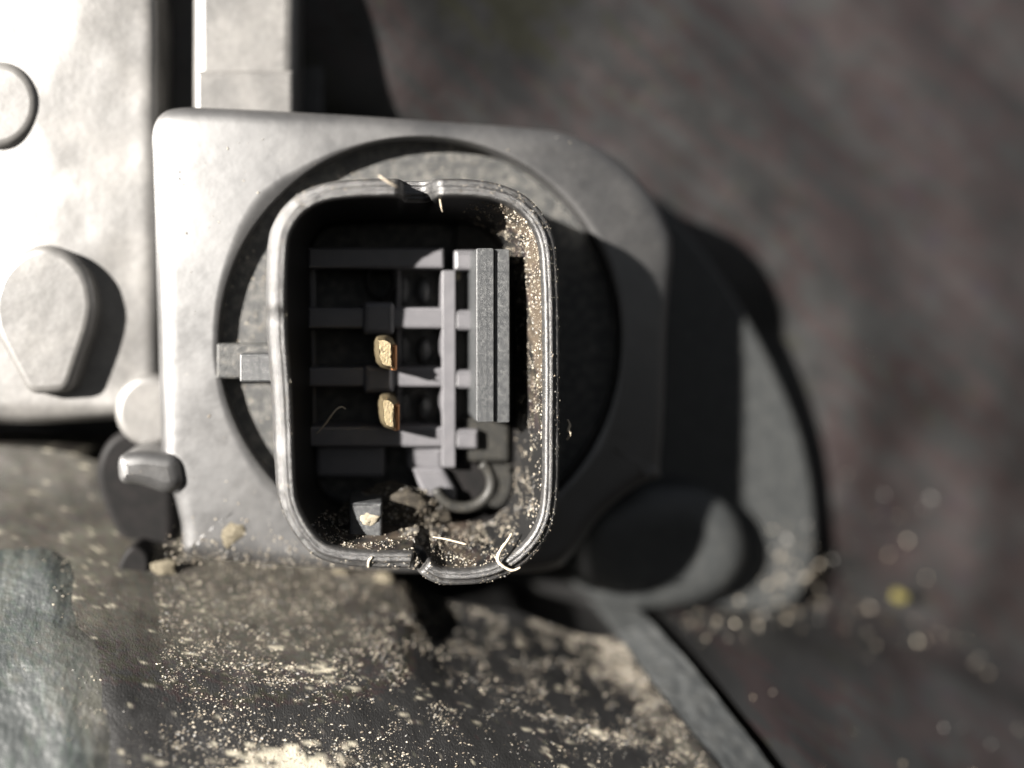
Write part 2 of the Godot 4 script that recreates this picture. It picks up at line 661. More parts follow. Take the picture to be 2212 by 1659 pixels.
var ledge_grid := []
var corner_grid := []
var casting_grid := []
var lower_grid := []


func ledge_dirt(u: float, v: float) -> float:    # how much dirt lies where on the ledge
	var m := 0.0 + 0.72 * (1.0 - smoothstep(0.36, 0.60, u)) * (1.0 - smoothstep(0.45, 0.85, v))
	m += 0.6 * exp(-pow((u - 0.945) / 0.04, 2.0)) * smoothstep(0.10, 0.3, v)
	return m


func make_ledge() -> void:
	var rows := v3([
		[[-120, 960, -13], [180, 985, -12.5], [420, 1120, -11.5], [640, 1150, -11.5], [850, 1200, -11], [950, 1290, -9.4], [1120, 1322, -9.0], [1260, 1372, -8.2], [1335, 1372, -7.8]],
		[[-120, 1090, -10.8], [160, 1105, -10.4], [420, 1190, -9], [640, 1215, -9], [850, 1250, -8.6], [950, 1335, -8.0], [1120, 1362, -7.6], [1268, 1395, -7.2], [1350, 1395, -7.0]],
		[[90, 1285, -6.0], [230, 1300, -5.6], [420, 1340, -5], [640, 1350, -5], [850, 1370, -4.8], [980, 1420, -4.6], [1160, 1440, -4.5], [1310, 1470, -4.4], [1405, 1470, -4.4]],
		[[90, 1480, -2.2], [240, 1480, -1.6], [420, 1500, -1.5], [640, 1510, -1.4], [850, 1520, -1.3], [1010, 1540, -1.3], [1220, 1560, -1.4], [1390, 1580, -1.5], [1495, 1585, -1.5]],
		[[90, 1800, 2.2], [240, 1800, 2.8], [420, 1800, 3.0], [640, 1800, 3.0], [850, 1800, 3], [1060, 1800, 3], [1330, 1800, 2.6], [1540, 1800, 2.2], [1675, 1800, 2.0]],
	])
	var t := thing("dusty_ledge", "dust covered black ledge sloping towards the viewer below the connector", "ledge", P(750, 1500, -2))
	var ledge_thing := t
	var g := rough_grid(ctrl_grid(rows, 260, 150), noise(8, 0.30, 4), 0.10)
	var dn := noise(9, 0.35, 5)
	var fn := noise(10, 2.6, 3)
	var paint := func(u: float, v: float, p: Vector3) -> Color:
		var q := p / MM
		var d := dn.get_noise_3d(q.x * 0.7, q.y * 1.6, q.z) * 0.5
		var f := fn.get_noise_3d(q.x * 0.6, q.y * 1.5, q.z * 1.2)
		var m := clampf(ledge_dirt(u, v) * (1.0 + d * 0.5) + (d * 0.8 + f * 0.4) * (0.04 + ledge_dirt(u, v)), 0.0, 1.0)
		var mud := exp(-pow((u - 0.37) / 0.075, 2.0) - pow((v - 0.885) / 0.045, 2.0)) + 0.8 * exp(-pow((u - 0.40) / 0.05, 2.0) - pow((v - 0.66) / 0.012, 2.0)) + 0.6 * exp(-pow((u - 0.79) / 0.03, 2.0) - pow((v - 0.775) / 0.015, 2.0))
		mud = smoothstep(0.35, 0.75, mud + fn.get_noise_3d(q.x * 0.25, q.y * 0.7, q.z) * 0.9 + d * 0.5)
		return Color(0.0085, 0.008, 0.008).lerp(Color(0.043, 0.0402, 0.0335), m).lerp(Color(0.26, 0.24, 0.19), mud)
	ledge_grid = g
	obj("ledge_face", grid_mesh(g, 6.0, paint), M.ledge, t)
	rows = v3([
		[[1332, 1370, -7.55], [1370, 1352, -7.7], [1402, 1338, -7.85]],
		[[1408, 1470, -4.3], [1452, 1452, -4.5], [1492, 1436, -4.7]],
		[[1500, 1585, -1.4], [1548, 1572, -1.7], [1592, 1560, -2.0]],
		[[1680, 1800, 2.0], [1726, 1795, 1.6], [1768, 1790, 1.2]],
	])
	obj("edge_strip", grid_mesh(rough_grid(ctrl_grid(rows, 24, 90), noise(14, 0.8, 3), 0.12), 7.0), M.lip, t)
	# the blue-grey glossy corner at the lower left
	rows = v3([
		[[-160, 1110, -10.2], [-20, 1116, -10.8], [70, 1124, -10.8], [140, 1135, -10.9], [210, 1160, -9.8], [290, 1190, -10.9]],
		[[-160, 1205, -7.9], [-20, 1212, -7.55], [70, 1214, -7.3], [130, 1222, -7.2], [210, 1236, -7.6], [290, 1262, -8.4]],
		[[-160, 1330, -5.8], [-20, 1332, -5.1], [75, 1334, -4.75], [135, 1338, -4.65], [215, 1350, -4.95], [310, 1372, -5.6]],
		[[-160, 1480, -2.2], [-20, 1480, -1.9], [80, 1478, -1.65], [150, 1476, -1.55], [240, 1470, -1.9], [350, 1460, -3.0]],
		[[-160, 1800, 2.9], [-20, 1800, 3.05], [80, 1800, 3.15], [150, 1800, 3.2], [220, 1800, 3.0], [290, 1800, 2.2]],
	])
	var smear := func(u: float, v: float, p: Vector3) -> Color:
		var q := p / MM
		var a := dn.get_noise_3d(q.x * 0.8, q.y * 0.5, q.z * 0.5) * 0.9
		var b := fn.get_noise_3d(q.x * 0.5, q.y * 0.9, q.z)
		var m := clampf(0.02 + 0.75 * smoothstep(0.40, 0.85, u) + a + b * 0.4 + 0.3 * (1.0 - smoothstep(0.0, 0.3, v)), 0.0, 1.0)
		return Color(0.024, 0.030, 0.029).lerp(Color(0.052, 0.051, 0.044), m)
	corner_grid = ctrl_grid(rows, 70, 80)
	t = thing("grey_corner", "blurred blue-grey glossy plastic corner at the lower left of the ledge", "corner piece", P(100, 1450, -2))
	obj("corner_face", grid_mesh(rough_grid(ctrl_grid(rows, 70, 80), noise(15, 0.14, 3), 0.22), 2.5, smear), M.wedge, t)
	rows = v3([[[-900, 1120, -10.6], [-500, 1120, -10.4], [-150, 1120, -9.8]], [[-900, 1330, -6.6], [-500, 1330, -6.3], [-150, 1330, -6.0]], [[-900, 1800, 2.0], [-500, 1800, 2.4], [-150, 1800, 2.75]], [[-900, 2500, 9.0], [-500, 2500, 9.5], [-150, 2500, 9.8]]])
	obj("corner_side", grid_mesh(ctrl_grid(rows, 20, 30), 3.0, smear), M.wedge, t)
	rows = v3([[[-160, 1790, 2.6], [80, 1790, 2.9], [400, 1790, 2.75], [850, 1790, 2.75], [1330, 1790, 2.4], [1745, 1790, 0.9]], [[-160, 2100, 6.4], [80, 2100, 6.5], [400, 2100, 6.4], [850, 2100, 6.4], [1400, 2100, 6.0], [1950, 2100, 4.6]], [[-160, 2500, 9.8], [80, 2500, 9.8], [400, 2500, 9.6], [850, 2500, 9.6], [1450, 2500, 9.2], [2200, 2500, 8.0]]])
	obj("ledge_front", grid_mesh(rough_grid(ctrl_grid(rows, 80, 40), noise(8, 0.30, 4), 0.10), 4.0, paint), M.ledge, ledge_thing)
	# black catch beside the peg
	t = thing("black_catch", "small black catch under the peg at the flange's left edge", "catch", P(280, 1000, -9))
	obj("catch_body", slab(smooth_closed(v2([[330, 918], [372, 930], [378, 1090], [372, 1190], [320, 1200], [262, 1170], [215, 1075], [205, 1010], [228, 955], [275, 925]]), 5), -9.2, -12.0, 0.5), M.well, t)
	obj("dark_hole_slab", slab(smooth_closed(v2([[292, 1180], [322, 1205], [316, 1262], [282, 1312], [256, 1300], [250, 1240], [268, 1195]]), 5), -7.4, -9.8, 0.25), M.well, t)  # black slab standing in for the shade of a hole


# ---------------------------------------------------------------- the connector
var shroud_rings := []


func make_connector() -> void:
	var t := thing("connector", "dirty black electrical connector socket with rounded rectangular shroud on a flange", "connector", P(895, 820, -5.3))
	# flange with a round opening
	var o := to_xy(smooth_open(v2([[312, 330], [310, 270], [328, 230], [372, 215], [470, 219], [700, 236], [950, 256], [1150, 272], [1236, 285], [1332, 332], [1414, 408], [1456, 480], [1470, 540], [1456, 700], [1448, 900], [1440, 1000]]), 5) + smooth_open(v2([[1440, 1040], [1380, 1060], [1300, 1120], [1240, 1200], [1180, 1236], [1000, 1240], [850, 1240], [640, 1232], [480, 1222], [392, 1214]]), 5) + smooth_open(v2([[380, 1200], [378, 1150], [374, 1130]]), 3) + smooth_open(v2([[362, 1085], [344, 1040], [334, 1000], [327, 800], [319, 500], [314, 380]]), 5), -5.3)
	var hole := []
	for k in 96:
		var a := TAU * k / 96.0
		hole.append(Vector2(905 + 440 * cos(a), 737 + 444 * sin(a)))
	var h := to_xy(hole, -5.3)
	var mid := Vector2.ZERO
	for p in h:
		mid += p / h.size()
	h = by_angle(h, mid, 480)
	o = by_angle(o, mid, 480)
	var st := begin()
	var rings := [ring3(inset(o, -0.15 * MM), -9.4)]
	var outer := o
	for k in 6:
		var a := PI / 2.0 * k / 5.0
		outer = inset(o, 1.0 * MM * (1.0 - cos(a)))
		rings.append(ring3(outer, -6.1 + 0.8 * sin(a)))
	loft(st, rings)
	var faces := []
	for q in 9:
		var line := []
		for k in outer.size():
			line.append(outer[k].lerp(h[k], q / 8.0))
		faces.append(ring3(line, -5.3))
	loft(st, faces, 0)
	var hr := [ring3(h, -5.3)]
	for k in range(1, 4):
		hr.append(ring3(inset(h, 0.04 * MM * k), -5.3 - 0.05 * k * k))
	hr.append(ring3(inset(h, 0.1 * MM), -7.4))
	loft(st, hr, 3)
	var flange := fin(st)
	var md := MeshDataTool.new()      # crown added so the flange's left side catches more sun glare
	md.create_from_surface(flange, 0)
	for k in md.get_vertex_count():
		var v := md.get_vertex(k)
		v.z -= flange_drop(v) * MM
		md.set_vertex(k, v)
	flange.clear_surfaces()
	md.commit_to_surface(flange)
	var again := begin()
	again.append_from(flange, 0, Transform3D.IDENTITY)
	again.generate_normals()
	obj("flange", again.commit(), M.flange, t)
	# the disc at the bottom of the opening
	var dg := begin()
	var rr := [ring3(inset(h, -0.5 * MM), -8.4), ring3(inset(h, -0.5 * MM), -6.55)]
	loft(dg, rr)
	cap(dg, inset(h, -0.5 * MM), -6.5)
	obj("disc", fin(dg), M.disc, t)
	make_shroud(t)
	# tab on the left of the shroud
	var tab := obj("side_tab", box_px(468, 742, 600, 818, -5.6, -7.2, 0.12, 5), M.disc, t)
	obj("tab_block", box_px(517, 764, 600, 826, -3.2, -5.2, 0.12, 5), M.key, tab)
	# locating peg on the left edge
	obj("locating_peg", slab(rounded(v2([[246, 985], [300, 975], [385, 985], [400, 1052], [360, 1075], [300, 1052], [250, 1050]]), 24, 5), -5.6, -8.8, 0.7), M.flange, t)


func flange_drop(v: Vector3) -> float:    # mm below the flat plane at -5.3
	var x := v.x / MM
	var y := v.y / MM
	return -0.5 + pow(minf(x - 2.0, 0.0), 2.0) * 0.0032 + pow(maxf(x - 1.0, 0.0), 2.0) * 0.011 + pow(maxf(y - 3.0, 0.0), 2.0) * 0.0026


func make_shroud(t: Node3D) -> void:
	var front := v2([[622, 540], [619, 700], [629, 850], [636, 1000], [646, 1090], [690, 1163], [740, 1186], [820, 1193], [893, 1194], [922, 1206], [958, 1229], [1030, 1229], [1085, 1212], [1128, 1180], [1160, 1132], [1173, 1060], [1175, 900], [1175, 750], [1172, 610], [1163, 522], [1135, 470], [1090, 440], [1020, 426], [900, 426], [800, 426], [715, 434], [665, 455], [635, 490]])
	var back := v2([[668, 560], [670, 700], [674, 850], [678, 1000], [690, 1065], [730, 1100], [780, 1110], [850, 1112], [905, 1114], [940, 1118], [975, 1124], [1030, 1126], [1065, 1118], [1090, 1095], [1107, 1060], [1113, 1000], [1113, 870], [1111, 740], [1106, 620], [1092, 546], [1067, 510], [1037, 488], [985, 476], [890, 474], [800, 474], [730, 478], [695, 490], [675, 520]])
	front = smooth_closed(front, 10)
	back = smooth_closed(back, 10)
	var f := []
	var b := []
	for k in front.size():          # both run counter-clockwise in the connector's frame
		var p := P(front[k].x, front[k].y, 0.0)
		f.append(Vector2(p.x, p.y))
		var q := P(back[k].x, back[k].y, -4.6)
		b.append(Vector2(q.x, q.y))
	var n := f.size()
	var drop := PackedFloat32Array()    # notches in the rim
	for k in n:
		var x: float = front[k].x
		var y: float = front[k].y
		var d := 0.0
		if y < 600:
			d = 1.9 * smoothstep(864, 878, x) * (1.0 - smoothstep(930, 946, x))
		if y > 1150:
			d = maxf(d, 1.7 * smoothstep(896, 901, x) * (1.0 - smoothstep(918, 934, x)))
		if x < 700:
			d = maxf(d, 0.35 * smoothstep(672, 678, y) * (1.0 - smoothstep(686, 696, y)))
			d = maxf(d, 0.22 * smoothstep(690, 700, y) * (1.0 - smoothstep(955, 965, y)))
		drop.append(d)
	var wob := noise(19, 0.9, 3)
	var make_ring := func(off: float, z: float, follow: float) -> PackedVector3Array:
		var o := inset(f, -off * MM)
		var r := PackedVector3Array()
		for k in n:
			var w := wob.get_noise_2d(o[k].x / MM, o[k].y / MM) * 0.04
			r.append(Vector3(o[k].x, o[k].y, (z + w - drop[k] * follow) * MM))
		return r
	var rings := [make_ring.call(1.55, -6.9, 0.0), make_ring.call(1.2, -2.2, 0.3), make_ring.call(1.14, -1.55, 0.6), make_ring.call(1.02, -1.42, 0.7), make_ring.call(0.94, -1.2, 0.8), make_ring.call(0.96, -0.62, 1.0), make_ring.call(0.92, -0.34, 1.0), make_ring.call(0.84, -0.20, 1.0), make_ring.call(0.74, -0.16, 1.0), make_ring.call(0.58, -0.15, 1.0), make_ring.call(0.55, -0.12, 1.0), make_ring.call(0.51, -0.02, 1.0), make_ring.call(0.44, 0.0, 1.0), make_ring.call(0.34, -0.01, 1.0), make_ring.call(0.29, -0.05, 1.0), make_ring.call(0.24, -0.01, 1.0), make_ring.call(0.16, -0.02, 1.0), make_ring.call(0.08, -0.08, 1.0), make_ring.call(0.03, -0.18, 1.0), make_ring.call(0.0, -0.45, 1.0)]
	var st := begin()
	loft(st, rings, 0)
	obj("shroud", fin(st), M.shroud, t)
	# inner wall down to the floor of the socket
	var wall := [rings[rings.size() - 1]]
	for k in range(1, 13):
		var s := float(k) / 12.0
		var r := PackedVector3Array()
		for i in n:
			var xy: Vector2 = f[i].lerp(b[i], s)
			r.append(Vector3(xy.x, xy.y, lerpf(rings[rings.size() - 1][i].z / MM, -4.6, s) * MM))
		wall.append(r)
	shroud_rings = wall
	var deep := PackedVector3Array()
	for i in n:
		deep.append(Vector3(b[i].x * 0.985 - 0.0002, b[i].y * 0.985, -9.0 * MM))
	var film := noise(27, 0.9, 4)
	var iw := begin()
	for q in wall.size() - 1:
		for i in n:
			for e in [[q, i], [q + 1, (i + 1) % n], [q, (i + 1) % n], [q, i], [q + 1, i], [q + 1, (i + 1) % n]]:
				var v: Vector3 = wall[e[0]][e[1]]
				var k: float = e[1] / 10.0
				var s: float = e[0] / 12.0
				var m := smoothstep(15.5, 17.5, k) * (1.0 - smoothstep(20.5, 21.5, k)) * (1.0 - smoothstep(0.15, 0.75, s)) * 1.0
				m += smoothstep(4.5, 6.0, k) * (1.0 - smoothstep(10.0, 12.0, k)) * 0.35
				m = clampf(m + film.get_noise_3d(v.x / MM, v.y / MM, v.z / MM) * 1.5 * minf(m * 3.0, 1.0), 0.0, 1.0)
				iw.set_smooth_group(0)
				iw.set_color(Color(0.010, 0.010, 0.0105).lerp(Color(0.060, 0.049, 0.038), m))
				iw.add_vertex(v)
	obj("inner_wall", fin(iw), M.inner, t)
	var dw := begin()
	loft(dw, [wall[12], deep], 0)
	obj("well_wall", fin(dw), M.well, t)
	var fl := begin()
	var bo := []
	for v in deep:
		bo.append(Vector2(v.x, v.y))
	cap(fl, bo, -8.95)
	var floor_ := obj("socket_floor", fin(fl), M.well, t)
	# ribs across the floor, and the upright one on their right
	for y in [[534, 580], [664, 710], [794, 836], [922, 966]]:
		obj("rib", box_px(664, y[0], 960, y[1], -4.2, -9.0, 0.15, 3), M.rib, floor_)
		obj("rib_end", box_px(982, y[0] + 6, 1034, y[1] + 4, -4.25, -9.0, 0.2, 5), M.rib, floor_)
	obj("upright_rib", box_px(955, 584, 984, 1010, -4.18, -9.0, 0.06, 4), M.rib, floor_)
	obj("floor_shelf", box_px(984, 470, 1120, 1100, -5.5, -9.0, 0.1, 40), M.shelf, floor_)
	for y in [[586, 660], [716, 790], [842, 918]]:
		obj("pocket_back", box_px(672, y[0], 955, y[1], -7.6, -9.0, 0.1, 6), M.well, floor_)
		obj("reflection_blob", slab(ellipse(917, (y[0] + y[1]) * 0.5 + 6, 17, 30), -5.9, -8.0, 0.4), M.key, floor_)  # blob added for the light reflected at the pocket's back
		obj("reflection_blob", slab(ellipse(872, (y[0] + y[1]) * 0.5 + 2, 14, 34), -6.3, -8.0, 0.3), M.key, floor_)  # fainter blob added beside it, same reflection
	obj("sleeve", box_px(784, 652, 852, 724, -3.9, -9.0, 0.3, 10), M.rib, floor_)
	obj("sleeve", box_px(786, 790, 852, 850, -3.9, -9.0, 0.3, 8), M.rib, floor_)
	var hr := begin()
	loft(hr, tube_ring(822, 606, 25, 34, -5.0, 8.0))
	obj("terminal_hole", fin(hr), M.well, floor_)
	obj("floor_block", box_px(680, 962, 832, 1034, -5.0, -9.0, 0.3, 12), M.rib, floor_)
	obj("floor_block", box_px(878, 960, 962, 1020, -4.7, -9.0, 0.4, 10), M.rib, floor_)
	obj("floor_block", box_px(1000, 900, 1104, 1000, -4.75, -9.0, 0.3, 10), M.shelf, floor_)
	obj("floor_block", slab(rounded(v2([[884, 1010], [960, 1010], [988, 1060], [985, 1110], [930, 1100]]), 10, 4), -4.4, -9.0, 0.3), M.rib, floor_)
	obj("cell_wall", box_px(853, 574, 866, 930, -5.8, -9.0, 0.15, 4), M.rib, floor_)
	obj("cell_wall", box_px(662, 574, 682, 930, -5.4, -9.0, 0.15, 4), M.rib, floor_)
	# brass blades
	for c in [[830, 762, 24, 38, 0.0], [838, 891, 22, 39, 0.05]]:
		terminal(t, c[0], c[1], c[2], c[3])
	# key rib on the right wall
	var key := obj("key_rib", box_px(1029, 536, 1067, 912, -1.5, -5.6, 0.05, 5), M.key, t)
	obj("key_face", box_px(1067.5, 538, 1101, 913, -1.68, -5.6, 0.05, 5), M.key, key)
	# square post at the bottom and the half ring beside it
	obj("square_post", box_px(755, 1086, 826, 1160, -2.0, -5.0, 0.14, 4), M.key, t)
	var path := []
	var radii := []
	for k in 33:
		var a := deg_to_rad(-50.0 + 215.0 * k / 32.0)
		path.append(P(1002 + 60 * cos(a), 1042 + 54 * sin(a), -3.9))
		radii.append(0.33 * MM)
	obj("half_ring", tube(path, radii, 10), M.shelf, t)
	obj("ring_face", slab(ellipse(1002, 1042, 54, 48), -4.9, -6.0, 0.2), M.well, t)


func ellipse(x: float, y: float, rx: float, ry: float, n := 28) -> Array:
	var out := []
	for k in n:
		var a := TAU * k / n
		out.append(Vector2(x + rx * cos(a), y + ry * sin(a)))
	return out


func tube_ring(x: float, y: float, rx: float, ry: float, z: float, depth: float) -> Array:
	var outer := to_xy(ellipse(x, y, rx * 1.35, ry * 1.25), z)
	var inner := to_xy(ellipse(x, y, rx, ry), z)
	return [ring3(outer, z - 1.5), ring3(outer, z), ring3(inner, z), ring3(inner, maxf(z - depth, -8.9))]


func terminal(t: Node3D, x: float, y: float, rx: float, ry: float) -> void:
	var st := begin()
	var base := to_xy(smooth_closed(v2([[x - rx, y - ry * 0.6], [x - rx * 0.7, y - ry], [x + rx * 0.3, y - ry], [x + rx * 0.95, y - ry * 0.6], [x + rx, y + ry * 0.2], [x + rx, y + ry], [x + rx * 0.3, y + ry], [x - rx * 0.45, y + ry * 0.8], [x - rx * 0.9, y + ry * 0.35]]), 4), -3.2)
	var wob := noise(int(y), 1.3, 3)
	var rings := []
	for k in 9:
		var s := float(k) / 8.0
		var z := lerpf(-4.4, -2.5, s)
		var o := inset(base, (0.02 + 0.26 * pow(s, 3.0)) * MM)
		var r := PackedVector3Array()
		for p in o:
			var w := wob.get_noise_3d(p.x / MM * 2.0, p.y / MM * 2.0, z * 2.0) * 0.22
			r.append(Vector3(p.x + w * MM * 0.5, p.y, (z + w) * MM))
		rings.append(r)
	var root := ring3(base, -9.0)
	loft(st, [root] + rings)
	var last := []
	for v in rings[8]:
		last.append(Vector2(v.x, v.y))
	cap(st, last, rings[8][0].z / MM, true, 0)
	var b := obj("terminal", fin(st), M.brass, t)
	b.set_meta("label", "worn brass terminal blade")
	obj("copper_edge", box_px(x + rx * 0.62, y - ry * 0.45, x + rx * 1.16, y + ry * 1.02, -2.7, -4.4, 0.15, 4), M.copper, b)


# ---------------------------------------------------------------- dust, crumbs and fibres
func dust(called: String, label: String, spots: Array, lo: float, hi: float, tone: Array, seed_: int, along := 1.0) -> void:
	var r := RandomNumberGenerator.new()
	r.seed = seed_
	var mm := MultiMesh.new()
	mm.transform_format = MultiMesh.TRANSFORM_3D
	mm.use_colors = true
	mm.mesh = lump(1.0, 0.7, seed_, 4)
	mm.instance_count = spots.size()
	for k in spots.size():
		var n: Vector3 = spots[k][1]
		var s := lo * pow(hi / lo, pow(r.randf(), 2.2)) * MM
		var x := n.cross(Vector3(r.randf() - 0.5, r.randf() - 0.5, r.randf() - 0.5)).normalized()
		var bs := Basis(x, n.cross(x), n).scaled(Vector3.ONE)
		bs = Basis(bs.x * s * r.randf_range(0.7, 1.7), bs.y * s * r.randf_range(0.6, 1.1), bs.z * s * r.randf_range(0.5, 1.0))
		if along > 1.0:
			bs = Basis.from_scale(Vector3(along, 1, 1)) * bs
		mm.set_instance_transform(k, Transform3D(bs, spots[k][0] + n * s * 0.25))
		var c: Color = tone[r.randi() % tone.size()]
		mm.set_instance_color(k, c * r.randf_range(0.6, 1.15))
	var o := MultiMeshInstance3D.new()
	o.name = numbered(called)
	o.multimesh = mm
	o.material_override = M.grain
	add_child(o)
	tag(o, label, "dust", "", "stuff")


func on_grid(g: Array, u: float, v: float) -> Array:
	var j: float = clampf(v, 0, 1) * (g.size() - 1)
	var i: float = clampf(u, 0, 1) * (g[0].size() - 1)
	var j0: int = mini(int(j), g.size() - 2)
	var i0: int = mini(int(i), g[0].size() - 2)
	var a: Vector3 = g[j0][i0].lerp(g[j0][i0 + 1], i - i0)
	var b: Vector3 = g[j0 + 1][i0].lerp(g[j0 + 1][i0 + 1], i - i0)
	return [a.lerp(b, j - j0), grid_normal(g, j0, i0)]


func wall_spot(k: float, s: float) -> Array:    # a place on the socket's inner wall; k counts control points, s runs from rim to floor
	var n: int = shroud_rings[0].size()
	var i := int(k * 10.0 + n) % n
	var fr := fposmod(k * 10.0, 1.0)
	var j := (i + 1) % n
	var r := clampf(s, 0.0, 0.999) * 12.0
	var q := int(r)
	var a: Vector3 = shroud_rings[q][i].lerp(shroud_rings[q][j], fr)
	var b: Vector3 = shroud_rings[q + 1][i].lerp(shroud_rings[q + 1][j], fr)
	var nn: Vector3 = (shroud_rings[q][j] - shroud_rings[q][i]).cross(b - a).normalized()
	return [a.lerp(b, r - q), nn]


func make_dirt() -> void:
	var beige := [Color(0.19, 0.165, 0.13), Color(0.25, 0.225, 0.185), Color(0.13, 0.108, 0.082), Color(0.31, 0.28, 0.225), Color(0.17, 0.165, 0.155)]
	var r := RandomNumberGenerator.new()
	r.seed = 77
	var dn := noise(23, 0.8, 3)
	# inside the shroud
	var spots := []
	while spots.size() < 4200:
		var k := r.randf_range(4.6, 22.0)
		var s := pow(r.randf(), 1.1)
		var p := wall_spot(k, s)
		var q: Vector3 = p[0] / MM
		var keep := 0.42 + dn.get_noise_3d(q.x, q.y, q.z) * 1.1
		if k > 16.0 and k < 20.5:
			keep += 0.5 * (1.0 - smoothstep(0.1, 0.6, s))
		if k > 20.5:
			keep -= 0.25
		if k > 11.5 and k < 15.5:
			keep -= 0.25
		if r.randf() < keep:
			spots.append(p)
	for k in 700:
		var d := Vector3(r.randfn(), r.randfn(), absf(r.randfn()) + 0.1).normalized()
		spots.append([P(850, 1105, -4.3) + d * Vector3(2.9, 1.5, 1.0) * MM * 1.02, d])
	dust("dust", "loose beige dust grains on the inner right and bottom walls of the socket", spots, 0.018, 0.075, beige, 301)
	spots = []
	var ln := noise(24, 0.5, 3)
	while spots.size() < 15000:
		var u := r.randf_range(0.2, 1.0)
		var v := r.randf_range(0.05, 0.93)
		var p := on_grid(ledge_grid, u, v)
		var q: Vector3 = p[0] / MM
		if r.randf() < 0.12 + ledge_dirt(u, v) * 0.5 + ln.get_noise_3d(q.x, q.y, q.z) * 0.9:
			spots.append(p)
	for k in 1500:
		spots.append(on_grid(corner_grid, 1.0 - absf(r.randfn()) * 0.2, r.randf_range(0.1, 0.85)))
	dust("dust", "fine pale dust grains scattered over the black ledge below the connector", spots, 0.010, 0.048, beige, 302, 1.6)
	# the recessed disc and the rim
	spots = []
	while spots.size() < 1400:
		var a := r.randf_range(1.2, 4.4)
		var d := sqrt(r.randf_range(0.5, 1.0)) * 432.0
		var x := 905.0 + d * cos(a)
		var y := 737.0 - d * sin(a)
		if r.randf() < 0.5 + dn.get_noise_2d(x * 0.02, y * 0.02) * 1.3:
			spots.append([P(x, y, -6.5), Vector3(0, 0, 1)])
	dust("dust", "small pale grains lying on the recessed disc round the shroud", spots, 0.014, 0.055, beige, 303)
	spots = []
	while spots.size() < 1600:
		var k := r.randf_range(0.0, 28.0)
		var p := wall_spot(k, 0.0)
		var n: Vector3 = p[1]
		var out: Vector3 = Vector3(-n.x, -n.y, 0).normalized()
		var w := r.randf() * 0.95
		var q: Vector3 = p[0] + out * w * MM
		if absf(q.x - P(905, 420, 0).x) < 1.2 * MM and q.y > 0.0:
			continue
		if r.randf() < 0.45 + dn.get_noise_3d(q.x / MM, q.y / MM, 4.0) * 1.3:
			q.z = (-0.02 - 0.35 * pow(absf(w / 0.475 - 1.0), 5.0)) * MM
			spots.append([q, Vector3(0, 0, 1)])
	dust("dust", "tiny pale grains stuck along the rim of the shroud", spots, 0.009, 0.040, beige, 304)
	# dust that gathered on the flange's lower edge and in the corner behind the boss
	spots = []
	while spots.size() < 900:
		var p := P(r.randf_range(345, 860), 1228.0 - absf(r.randfn()) * 45.0, -5.3)
		if r.randf() < 0.25:
			p = P(r.randf_range(345, 1300), r.randf_range(290, 1200), -5.3)
		if Vector2(p.x, p.y).distance_to(Vector2(P(905, 737, -5.3).x, P(905, 737, -5.3).y)) < 445.0 * mm_per_px(-5.3):
			continue
		p.z -= flange_drop(p) * MM
		spots.append([p, Vector3(0, 0, 1)])
	dust("dust", "grains gathered along the lower edge of the flange", spots, 0.012, 0.07, beige, 306)
	spots = []
	for k in 170:
		spots.append(on_grid(lower_grid, r.randf_range(0.05, 0.85), 0.12 + r.randfn() * 0.06))
	for k in 60:
		spots.append(on_grid(lower_grid, r.randf(), r.randf()))
	for k in 26:
		spots.append(on_grid(casting_grid, 0.60 + r.randf() * 0.22, 0.72 + r.randf() * 0.14))
	for k in 7:
		spots.append(on_grid(casting_grid, r.randf_range(0.5, 0.95), r.randf_range(0.3, 0.8)))
	for k in 200:
		spots.append([P(1690 + r.randfn() * 55.0, 1230 + r.randfn() * 45.0, -11.2), Vector3(0, 0, 1)])
	dust("dust", "coarse blurred grit in the corner between casting and lower panel", spots, 0.025, 0.20, beige, 307)
	# clotted streaks of dust on the ledge
	spots = []
	for c in [[0.33, 0.66, 0.045, 0.012, 420], [0.36, 0.70, 0.03, 0.008, 260], [0.80, 0.78, 0.035, 0.012, 420], [0.74, 0.74, 0.03, 0.008, 160], [0.93, 0.45, 0.025, 0.06, 600], [0.38, 0.86, 0.10, 0.03, 1500], [0.28, 0.80, 0.03, 0.03, 300], [0.52, 0.42, 0.02, 0.015, 150], [0.45, 0.28, 0.08, 0.06, 500], [0.66, 0.90, 0.06, 0.015, 300]]:
		for k in c[4]:
			spots.append(on_grid(ledge_grid, c[0] + r.randfn() * c[2], c[1] + r.randfn() * c[3]))
	dust("dust", "clotted streaks of pale dust on the ledge", spots, 0.010, 0.055, beige, 305, 1.6)
	fibres_and_crumbs()


func fibre(label: String, pts: Array, w: float, m: Material, called := "fibre") -> void:
	var path := []
	for p in smooth_open(v3([pts])[0], 6):
		path.append(P(p.x, p.y, p.z))
	var radii := []
	var nz := noise(int(pts[0][0]), 0.4, 2)
	for k in path.size():
		var e := float(k) / (path.size() - 1)
		radii.append(w * MM * (0.55 + 0.75 * absf(nz.get_noise_1d(k * 3.0)) + 0.45 * sin(e * PI)))
	var o := obj(called, tube(path, radii, 6), m)
	tag(o, label, "fibre", "", "")


func crumb(label: String, x: float, y: float, z: float, r: float, m: Material, seed_: int, group := "") -> void:
	var o := obj("dirt_crumb", lump(r * MM, 0.7, seed_, 8), m)
	o.position = P(x, y, z)
	o.scale = Vector3(1.35, 0.85, 0.35)
	o.rotation.z = seed_ * 0.7
	tag(o, label, "crumb", group)


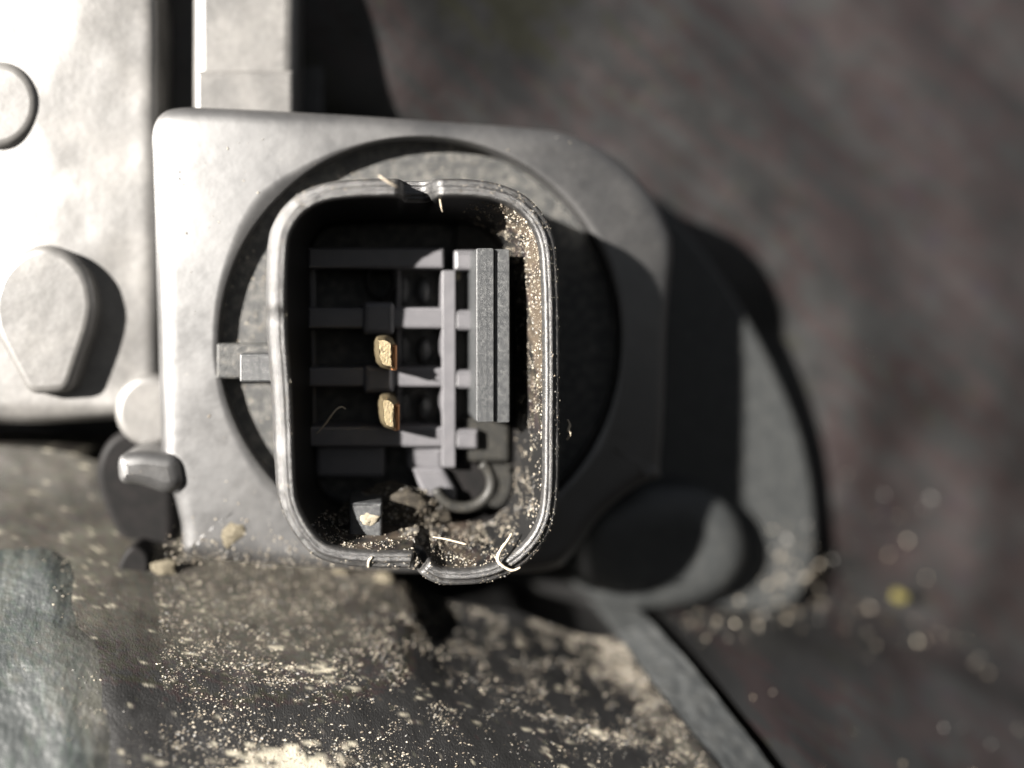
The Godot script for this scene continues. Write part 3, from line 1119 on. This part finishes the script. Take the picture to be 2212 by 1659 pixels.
func fibres_and_crumbs() -> void:
	fibre("thin pale jointed fibre across the dark lower left of the socket", [[684, 937, -3.4], [702, 916, -3.2], [716, 897, -3.0], [727, 884, -2.9], [738, 879, -2.9], [746, 884, -2.9]], 0.045, M.fibre)
	fibre("small white curled fibre just right of the shroud's right side", [[1226, 906, -1.0], [1231, 918, -0.9], [1228, 930, -0.8], [1232, 938, -0.8], [1224, 950, -0.9]], 0.07, M.fibre)
	fibre("pale branching root fibre on the lower right corner of the rim", [[1106, 1152, -0.6], [1094, 1172, -0.3], [1082, 1188, 0.0], [1075, 1208, 0.15], [1086, 1222, 0.2], [1106, 1232, 0.2], [1124, 1226, 0.15]], 0.085, M.fibre)
	fibre("thin straw lying on the dust behind the bottom left rim", [[1008, 1176, -0.9], [985, 1170, -1.0], [960, 1164, -1.1], [935, 1160, -1.2]], 0.045, M.fibre)
	fibre("tiny hair standing up at the notch in the top of the rim", [[818, 379, 0.1], [830, 388, 0.2], [846, 398, 0.2], [858, 404, 0.1]], 0.035, M.fibre)
	fibre("short pale hair hanging below the top rim inside the socket", [[950, 430, -0.6], [953, 445, -0.7], [956, 458, -0.9]], 0.04, M.fibre)
	fibre("short pale hair across the outside of the bottom left rim", [[796, 1226, -0.2], [797, 1212, 0.0], [804, 1203, 0.05]], 0.06, M.fibre)
	crumb("blurred beige crumb on the casting, beside the round plate's edge", 1905, 1172, -14.6, 0.62, M.mud_pale, 3)
	crumb("yellow crumb below the beige one, at the foot of the casting", 1944, 1288, -12.2, 0.5, yellow(), 4)
	crumb("small cream crumb on the lower panel near the bottom edge strip", 1645, 1556, -2.9, 0.15, M.cream, 5)
	crumb("cream crumb at the very bottom of the lower panel", 1721, 1645, -1.6, 0.2, M.cream, 6)
	crumb("cream clod in the corner under the bottom left of the rim", 828, 1266, -8.3, 0.8, M.mud_pale, 7)
	crumb("smaller cream clod left of the other one under the rim", 740, 1244, -8.5, 0.5, M.mud_pale, 8)
	crumb("pale clod beside the black slab drawn for a dark hole", 352, 1228, -7.4, 0.55, M.mud_pale, 9)
	crumb("cream smudge of mud on the flange's lower left", 505, 1152, -5.3 - flange_drop(P(505, 1152, -5.3)), 0.62, M.mud_pale, 10)
	crumb("tiny bright crumb on the upper shelf beside the key rib", 988, 596, -5.4, 0.2, M.cream, 11)
	# mud in the bottom of the socket, and the dried patch on the ledge
	var mound := lump(1.0, 0.6, 12, 18)
	var o := obj("mud_mound", mound, M.mud)
	o.position = P(850, 1105, -4.3)
	o.scale = Vector3(2.9, 1.5, 1.6) * MM
	tag(o, "brown mud mound on the socket floor behind the square post", "mud")
	var pad := lump(1.0, 1.0, 14, 14)
	o = obj("mud_pad", pad, M.cream)
	o.position = P(800, 1120, -2.2)
	o.scale = Vector3(0.55, 0.4, 0.3) * MM
	tag(o, "lump of cream mud stuck to the square post's face", "mud")


func yellow() -> StandardMaterial3D:
	return mat("yellow_dirt", null, Color(0.075, 0.065, 0.02), 0.8, 0.3, 3.0)
